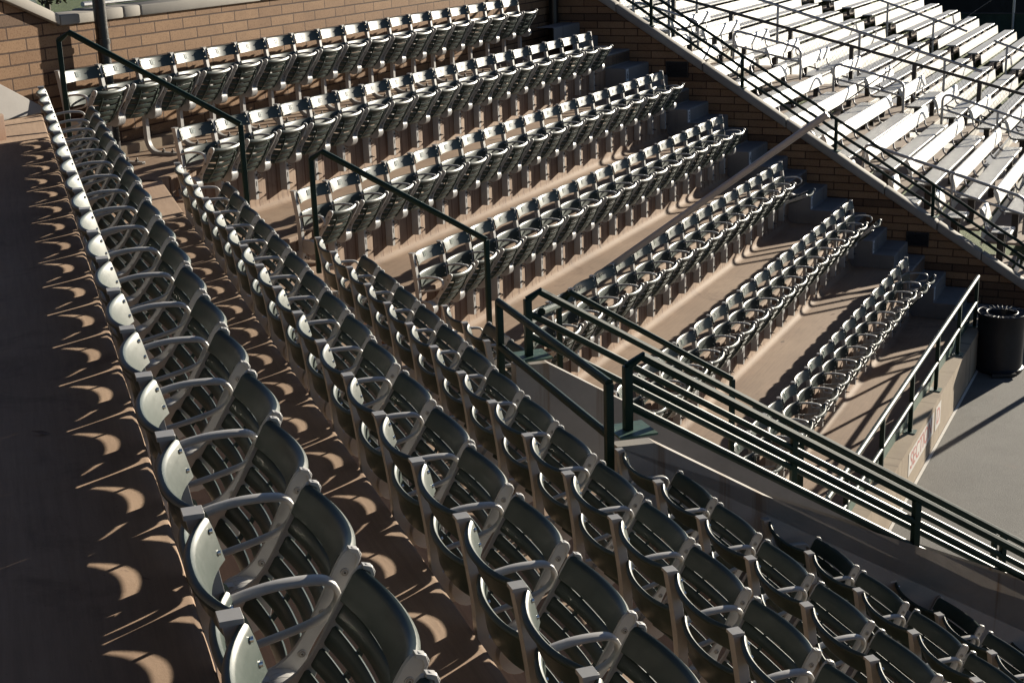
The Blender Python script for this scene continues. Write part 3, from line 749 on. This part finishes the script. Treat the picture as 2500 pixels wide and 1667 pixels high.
def plate_mesh(num):
    mb = MB(); y = lambda z: .040+(.016-.040)*(z-.792)/.098-.052
    P = [(x, z) for x, z in ((.21, .822), (.27, .822), (.27, .866), (.21, .866))]
    mb.prism(P, lambda x, z: (x, y(z)-.002, z-.004), lambda x, z: (x, y(z)+.0035, z-.004), 0)
    Vt, Ft = text_mesh('t', str(num), .042, lambda a, b: (.24-a, y(.844+b)+.0048, .840+b), 0, bold=.6)
    mb.add(Vt, Ft, 1); return mb.mesh('number_plate', ['number_plate_green', 'number_ink'], smooth=0)
PL = {i: plate_mesh(i) for i in range(1, 19)}
def seat(loc, rz, label, group, num=None, last=False, leg=False, tilt=0, near=True, xend=None):
    root = empty('stadium_seat', loc, label, 'stadium seat', group, rz)
    fr_ = ME['leg'] if leg else ME['frame']
    obj('frame', fr_, root); obj('armrest', ME['arm'], root)
    if last:
        for nme, me in (('frame', fr_), ('armrest', ME['arm'])):
            o = obj(nme, me, root); o.location.x = PITCH if xend is None else xend
    u = obj('upper_slat', ME['up'], root); obj('lower_slat', ME['lo'], root)
    s_ = obj('seat_pan', ME['seat'], root); s_.location = (0, *PIV); s_.rotation_euler = (R(tilt), 0, 0)
    obj('bracket', ME['bl'], s_); obj('bracket', ME['br'], s_)
    if num: obj('number_plate', PL[num], u)
    return root
descB = {1: 'the back row by the brick wall', 2: 'the second row down from the brick wall', 3: 'the third row down from the brick wall', 4: 'the fourth row down from the brick wall',
         5: 'the fifth row, third from the front', 6: 'the sixth row, second from the front', 7: 'the front row of the far bank'}
for k, (p, z, s0, cnt) in rowB.items():
    for i in range(cnt):
        # local x points back along the row, so the seat hangs between s0+(i+1) and s0+i
        fl = fB[k] if k > 1 else z-.9
        tilt = random.uniform(-1.5, 1.5)
        if (k, i) == (5, 15): tilt = -36
        if (k, i) == (6, 16): tilt = -16
        if (k, i) in ((7, 14), (7, 15)): tilt = -9
        loc = PB(s0+PITCH*(i+1), p, z-.9)
        seat(loc, ROT_B, f'green slatted seat, {ORD[i]} from the left in {descB[k]}', 'green tip up seats of the far sunlit bank', i+1, last=(i == 0), leg=(k == 1), tilt=tilt)
descA = {1: 'the leftmost row along the walkway', 2: 'the second shaded row from the left', 3: 'the third shaded row from the left'}
for k, (p, z, s0, cnt) in rowA.items():
    for i in range(cnt):
        loc = PA(s0-PITCH*i, p, z-.9)
        if k in descA: lab = f'green slatted seat, {ORD[i]} from the aisle in {descA[k]}'
        elif k == 4: lab = f'green slatted seat, {ORD[i]} of two in the short row by the guard rail'
        else: lab = f'green slatted seat, {ORD[i]} from the entry wall in the {dict([(44,"fourth"),(5,"fifth"),(6,"sixth"),(7,"last")])[k]} shaded near row'
        seat(loc, ROT_A, lab, 'green tip up seats of the near shaded bank', None, last=(i == cnt-1), tilt=random.uniform(-2.5, 2))

# ---------------------------------------------------------------- bleachers beyond the side wall
def backed_bench(s0, s1, p, z, label, group):
    """p, z of the backrest top"""
    root = empty('bench', PB((s0+s1)/2, p+.2, z-.75), label, 'bench', group)
    mb = MB(); pr = [(.035, -.182), (.022, -.13), (.004, -.06), (-.014, -.018), (-.03, 0), (-.05, .002), (-.066, -.01), (-.066, -.03), (-.045, -.1), (-.012, -.17), (.01, -.19)]
    mb.sweep([[PB(s, p+y, z+h) for y, h in pr] for s in (s0, s1)]); wpart('backrest', mb, 'white_bench', root, smooth=50)
    mb = MB(); zs = z-.31
    pr = [(.10, zs), (.345, zs), (.355, zs-.008), (.355, zs-.045), (.335, zs-.045), (.335, zs-.012), (.11, zs-.012), (.11, zs-.04), (.095, zs-.04), (.092, zs-.008)]
    mb.sweep([[PB(s, p+y, h) for y, h in pr] for s in (s0, s1)]); wpart('seat_plank', mb, 'alu_plank', root, smooth=0)
    m_ = max(2, int(round((s1-s0)/.72)))
    for i in range(m_):
        s = s0+.16+(s1-s0-.32)*i/(m_-1)
        mb = MB(); mb.tube([PB(s, p-.03, z-.06), PB(s, p-.015, z-.2), PB(s, p+.005, z-.29), PB(s, p+.035, z-.335), PB(s, p+.10, z-.352), PB(s, p+.3, z-.352)], .014, 6, sx=1.4)
        wpart('back_bracket', mb, 'galvanised', root)
    for i in range(2 if s1-s0 < 2.5 else 3):
        s = s0+.3+(s1-s0-.6)*i/(1 if s1-s0 < 2.5 else 2)
        mb = MB(); mb.box((s-.03, p+.17, z-.80), (s+.03, p+.26, z-.352), 0, PB); wpart('leg', mb, 'dark_steel', root)
    mb = MB(); mb.box((s0-.08, p-.17, z-.76), (s1+.05, p+.40, z-.725), 0, PB); wpart('floor_plank', mb, 'tan_floor', root)
    mb = MB(); mb.box((s0-.08, p-.185, z-.79), (s1+.05, p-.175, z-.60), 0, PB); wpart('riser_board', mb, 'white_bench', root)
    return root
j0 = -4
for j in range(j0, 9):
    p = -7.0+.613*j; z = -2.865-.1677*j
    backed_bench(20.95, 25.5, p, z, f'white bench with backrest, {ORD[j-j0]} row from the top in the middle bleacher block', 'backed benches of the middle bleacher block')
    backed_bench(26.4, 28.5, p, z, f'short white bench with backrest, {ORD[j-j0]} row from the top along the mesh fence', 'short backed benches along the mesh fence')
for j in range(1, 9):
    p = -7.0+.613*j-.02; z = -2.865-.1677*j-.06
    backed_bench(19.86, 20.3, p, z, f'narrow white bench with backrest, {ORD[j-1]} from the top against the sloping coping', 'narrow benches against the coping')
def plank_bench(s0, s1, p, z, label, group):
    root = empty('bleacher_bench', PB((s0+s1)/2, p, z-.6), label, 'bleacher bench', group)
    mb = MB(); mb.box((s0, p-.14, z-.035), (s1, p+.14, z), 0, PB); wpart('seat_plank', mb, 'alu_plank', root, bevel=.008, bseg=1)
    mb = MB(); mb.prism([(p-.35, z-.10), (p-.33, z-.10), (p-.36, z+.14), (p-.38, z+.14)], lambda q, h: PB(s0, q, h), lambda q, h: PB(s1, q, h)); wpart('riser_board', mb, 'white_bench', root)
    mb = MB(); mb.box((s0-.02, p-.33, z-.27), (s1+.02, p+.06, z-.235), 0, PB); wpart('foot_plank', mb, 'tan_floor', root)
    m_ = int((s1-s0)/1.2)
    for i in range(m_+1):
        s = s0+.25+(s1-s0-.5)*i/m_
        mb = MB(); mb.box((s-.035, p-.04, z-.5), (s+.035, p+.04, z-.036), 0, PB); wpart('leg', mb, 'dark_steel', root)
for i in range(-13, 8):
    p = -6.92+.585*i; z = -4.13-.203*i
    plank_bench(29.2, 40.5, p, z, f'bare white bleacher plank, {ORD[i+13]} row from the top in the block behind the fence', 'bleacher planks of the block behind the fence')
    plank_bench(41.9, 49.0, p, z, f'bare white bleacher plank, {ORD[i+13]} row from the top in the farthest block', 'bleacher planks of the farthest block')
# hoop rails
def hoop(s, p0, p1, z0, z1, h, label, grp, mid=None):
    root = empty('hoop_rail', PB(s, p0, z0-h), label, 'hoop rail', grp)
    e = .1
    path = [PB(s, p0, z0-h), PB(s, p0, z0-e)]+[PB(s, p0+e*(1-math.cos(t)), z0-e+e*math.sin(t)) for t in (.5, 1.0)]+[PB(s, p0+e*1.15, z0-.01)]
    path += [PB(s, p1-e*1.15, z1+.02)]+[PB(s, p1-e*(1-math.cos(t)), z1-e+e*math.sin(t)) for t in (1.0, .5)]+[PB(s, p1, z1-e), PB(s, p1, z1-h)]
    mb = MB(); mb.tube(path, .022, 10, up=dB); wpart('hoop', mb, 'galvanised', root)
    pipe(root, 'mid_rail', [PB(s, p0, z0-.25), PB(s, p1, z1-.25)], .018, 'galvanised')
    if mid: pipe(root, 'mid_post', [PB(s, mid, z0+(z1-z0)*(mid-p0)/(p1-p0)), PB(s, mid, z0+(z1-z0)*(mid-p0)/(p1-p0)-h)], .02, 'galvanised')
sA_ = 25.75; kk = sA_/23.7
for (p0, z0, p1, z1, nm) in ((-9.2, -1.68, -8.05, -1.98, 'uppermost'), (-7.43, -2.15, -6.29, -2.41, 'second'), (-5.74, -2.66, -4.61, -2.92, 'third'), (-4.0, -3.1, -2.3, -3.6, 'lowest')):
    hoop(sA_, p0*kk, p1*kk, z0*kk, z1*kk, .56, f'{nm} galvanised hoop rail in the aisle right of the middle bleacher block', 'hoop rails in the bleacher aisle', mid=(p0+p1)/2*kk if nm == 'lowest' else None)
for (p0, z0, p1, z1, nm) in ((-8.2, -2.42, -7.1, -2.74, 'upper'), (-6.36, -2.94, -5.25, -3.27, 'middle'), (-4.53, -3.43, -2.3, -4.06, 'lower')):
    hoop(20.62, p0, p1, z0, z1, .52, f'{nm} galvanised hoop rail close to the sloping coping', 'hoop rails by the coping', mid=-3.29 if nm == 'lower' else None)
# mesh fence between the bleacher blocks
S_F = 28.72; fk = S_F/25.5
ft = lambda p: (-2.21-.2605*(p/fk+7.19))*fk
root = empty('chain_link_fence', PB(S_F, -6, ft(-6)-1), 'chain link fence with dark top rail between the bleacher blocks', 'fence')
pipe(root, 'top_rail', [PB(S_F, -12, ft(-12)), PB(S_F, -2.6, ft(-2.6))], .03, 'dark_steel', 8)
pipe(root, 'bottom_rail', [PB(S_F, -12, ft(-12)-.62), PB(S_F, -2.6, ft(-2.6)-.62)], .016, 'dark_steel', 8)
for i in range(8): p = -11.5+1.22*i; mb = MB(); mb.box((S_F-.04, p-.04, ft(p)-1.0), (S_F+.04, p+.04, ft(p)), 0, PB); wpart('post', mb, 'dark_steel', root)
mb = MB(); H = .62; st = .075
i = 0; p = -11.6
while p < -2.7:
    for sg in (1, -1):
        q = p+sg*H*.62
        mb.tube([PB(S_F+.003*sg, p, ft(p)-H), PB(S_F+.003*sg, q, ft(q))], .0022, 3, caps=False)
    p += st
mesh_o = wpart('wire_mesh', mb, 'galvanised', root, smooth=0)
# second rail with tall posts behind, and rail in the far aisle
root = empty('pipe_rail', PB(29.0, -7, -3.4), 'long galvanised pipe rail on tall posts behind the mesh fence', 'pipe rail')
zr = lambda p: ft(p)+.28-.045*(p+7)
pipe(root, 'rail', [PB(29.05, -11, zr(-11)), PB(29.05, -4.2, zr(-4.2))], .028, 'galvanised')
for p in (-9.9, -8.2, -6.55, -4.9): pipe(root, 'post', [PB(29.05, p, zr(p)), PB(29.05, p, zr(p)-1.15)], .026, 'galvanised')
root = empty('pipe_rail', PB(41.2, -7, -4.5), 'galvanised pipe rail on posts in the aisle of the far bleachers', 'pipe rail')
zr2 = lambda p: -4.13-.347*(p+6.92)+.62
for a, b in ((-8.9, -6.4), (-5.7, -3.2)):
    pipe(root, 'rail', [PB(41.2, a, zr2(a)), PB(41.2, b, zr2(b))], .03, 'galvanised')
    for p in (a+.35, b-.9): pipe(root, 'post', [PB(41.2, p, zr2(p)), PB(41.2, p, zr2(p)-1.3)], .03, 'galvanised')
# dark windscreen fence at the back
root = empty('windscreen_fence', PB(52, -6, -7), 'tall dark green windscreen fence behind the far bleachers', 'fence')
mb = MB(); mb.box((52, -14, -7.5), (52.03, 14, -4.05), 0, PB); wpart('green_screen', mb, 'windscreen_green', root)
for p in (-13, -10.0, -6.6, -3.0, .6): pipe(root, 'post', [PB(51.85, p, -7), PB(51.85, p, -2.4)], .045, 'galvanised')
pipe(root, 'top_rail', [PB(51.85, -14, -4.05), PB(51.85, 14, -4.05)], .02, 'dark_steel')
root = empty('backdrop_fence', PB(86, -9, -9), 'black far screen behind the dark green windscreen fence', 'fence')
mb = MB(); mb.box((86, -40, -9.5), (86.05, 20, -4.6), 0, PB); wpart('black_screen', mb, 'windscreen_black', root)

# chain link gate panels above the top of the short benches
root = empty('mesh_gate', PB(28.9, -10.9, -2.2), 'grey chain link gate at the top of the bleacher aisle', 'gate')
for p in (-12.3, -11.5, -10.7): pipe(root, 'frame_post', [PB(29.6, p, -2.9), PB(29.6, p, -1.0)], .03, 'galvanised')
for z in (-2.7, -1.9): pipe(root, 'frame_rail', [PB(29.6, -12.3, z), PB(29.6, -10.7, z)], .025, 'galvanised')
mb = MB(); p = -12.3
while p < -10.8:
    for sg in (1, -1):
        q = min(-10.7, max(-12.3, p+sg*.7)); hh = abs(q-p)
        mb.tube([PB(29.6, p, -2.7), PB(29.6, q, -2.7+hh*1.14)], .003, 3, caps=False)
    p += .08
wpart('wire_mesh', mb, 'galvanised', root, smooth=0)

# dark shrub on the lawn beyond the left coping
sb = W(-8.2, 27.0, -1.6)
root = empty('shrub', sb, 'dark reddish shrub on the lawn beyond the left coping', 'shrub')
mb = MB(); rr = random.Random(3)
for i in range(1500):
    t = rr.random()*2*math.pi; h = rr.random()**.8; rad = (.22+.2*math.sin(h*3))*(rr.random()**.5)
    c = sb+Vector((math.cos(t)*rad*1.4, math.sin(t)*rad*1.4, .1+h*1.5))
    a = Vector((rr.uniform(-1, 1), rr.uniform(-1, 1), rr.uniform(-1, 1))).normalized()*.06; b2 = a.cross(Vector((rr.random(), rr.random(), rr.random()))).normalized()*.03
    mb.add([c-a, c+b2, c+a, c-b2], [(0, 1, 2, 3)])
wpart('foliage', mb, 'foliage_dark', root, smooth=0)
mb = MB(); mb.tube([sb, sb+Vector((.02, 0, 1.0))], .05, 8); wpart('stem', mb, 'bark', root)

# litter: a few dry leaves on the treads
rr = random.Random(11)
spots = [PB(16.9, -3.9, fB[6]), PB(14.7, -3.05, fB[7]), PB(15.3, -2.9, fB[7]), PA(9.9, 1.55, fA[2]), PA(4.4, -.02, fA[0]), PB(16.3, -3.85, fB[6]), PB(13.9, -4.6, fB[5])]
for i, c in enumerate(spots):
    mb = MB(); a = rr.random()*6.28; u_ = Vector((math.cos(a), math.sin(a), 0)); v_ = Vector((-u_.y, u_.x, 0))
    c = c+Vector((0, 0, .004)); L_ = .03
    mb.add([c-u_*L_, c-v_*.01+Vector((0, 0, .006)), c+u_*L_+Vector((0, 0, .01)), c+v_*.01+Vector((0, 0, .004))], [(0, 1, 3), (1, 2, 3)])
    tag(part('dry_leaf', mb, 'leaf_dry', smooth=0), 'small dry brown leaf lying on a concrete tread', 'leaf', 'dry leaves on the treads')
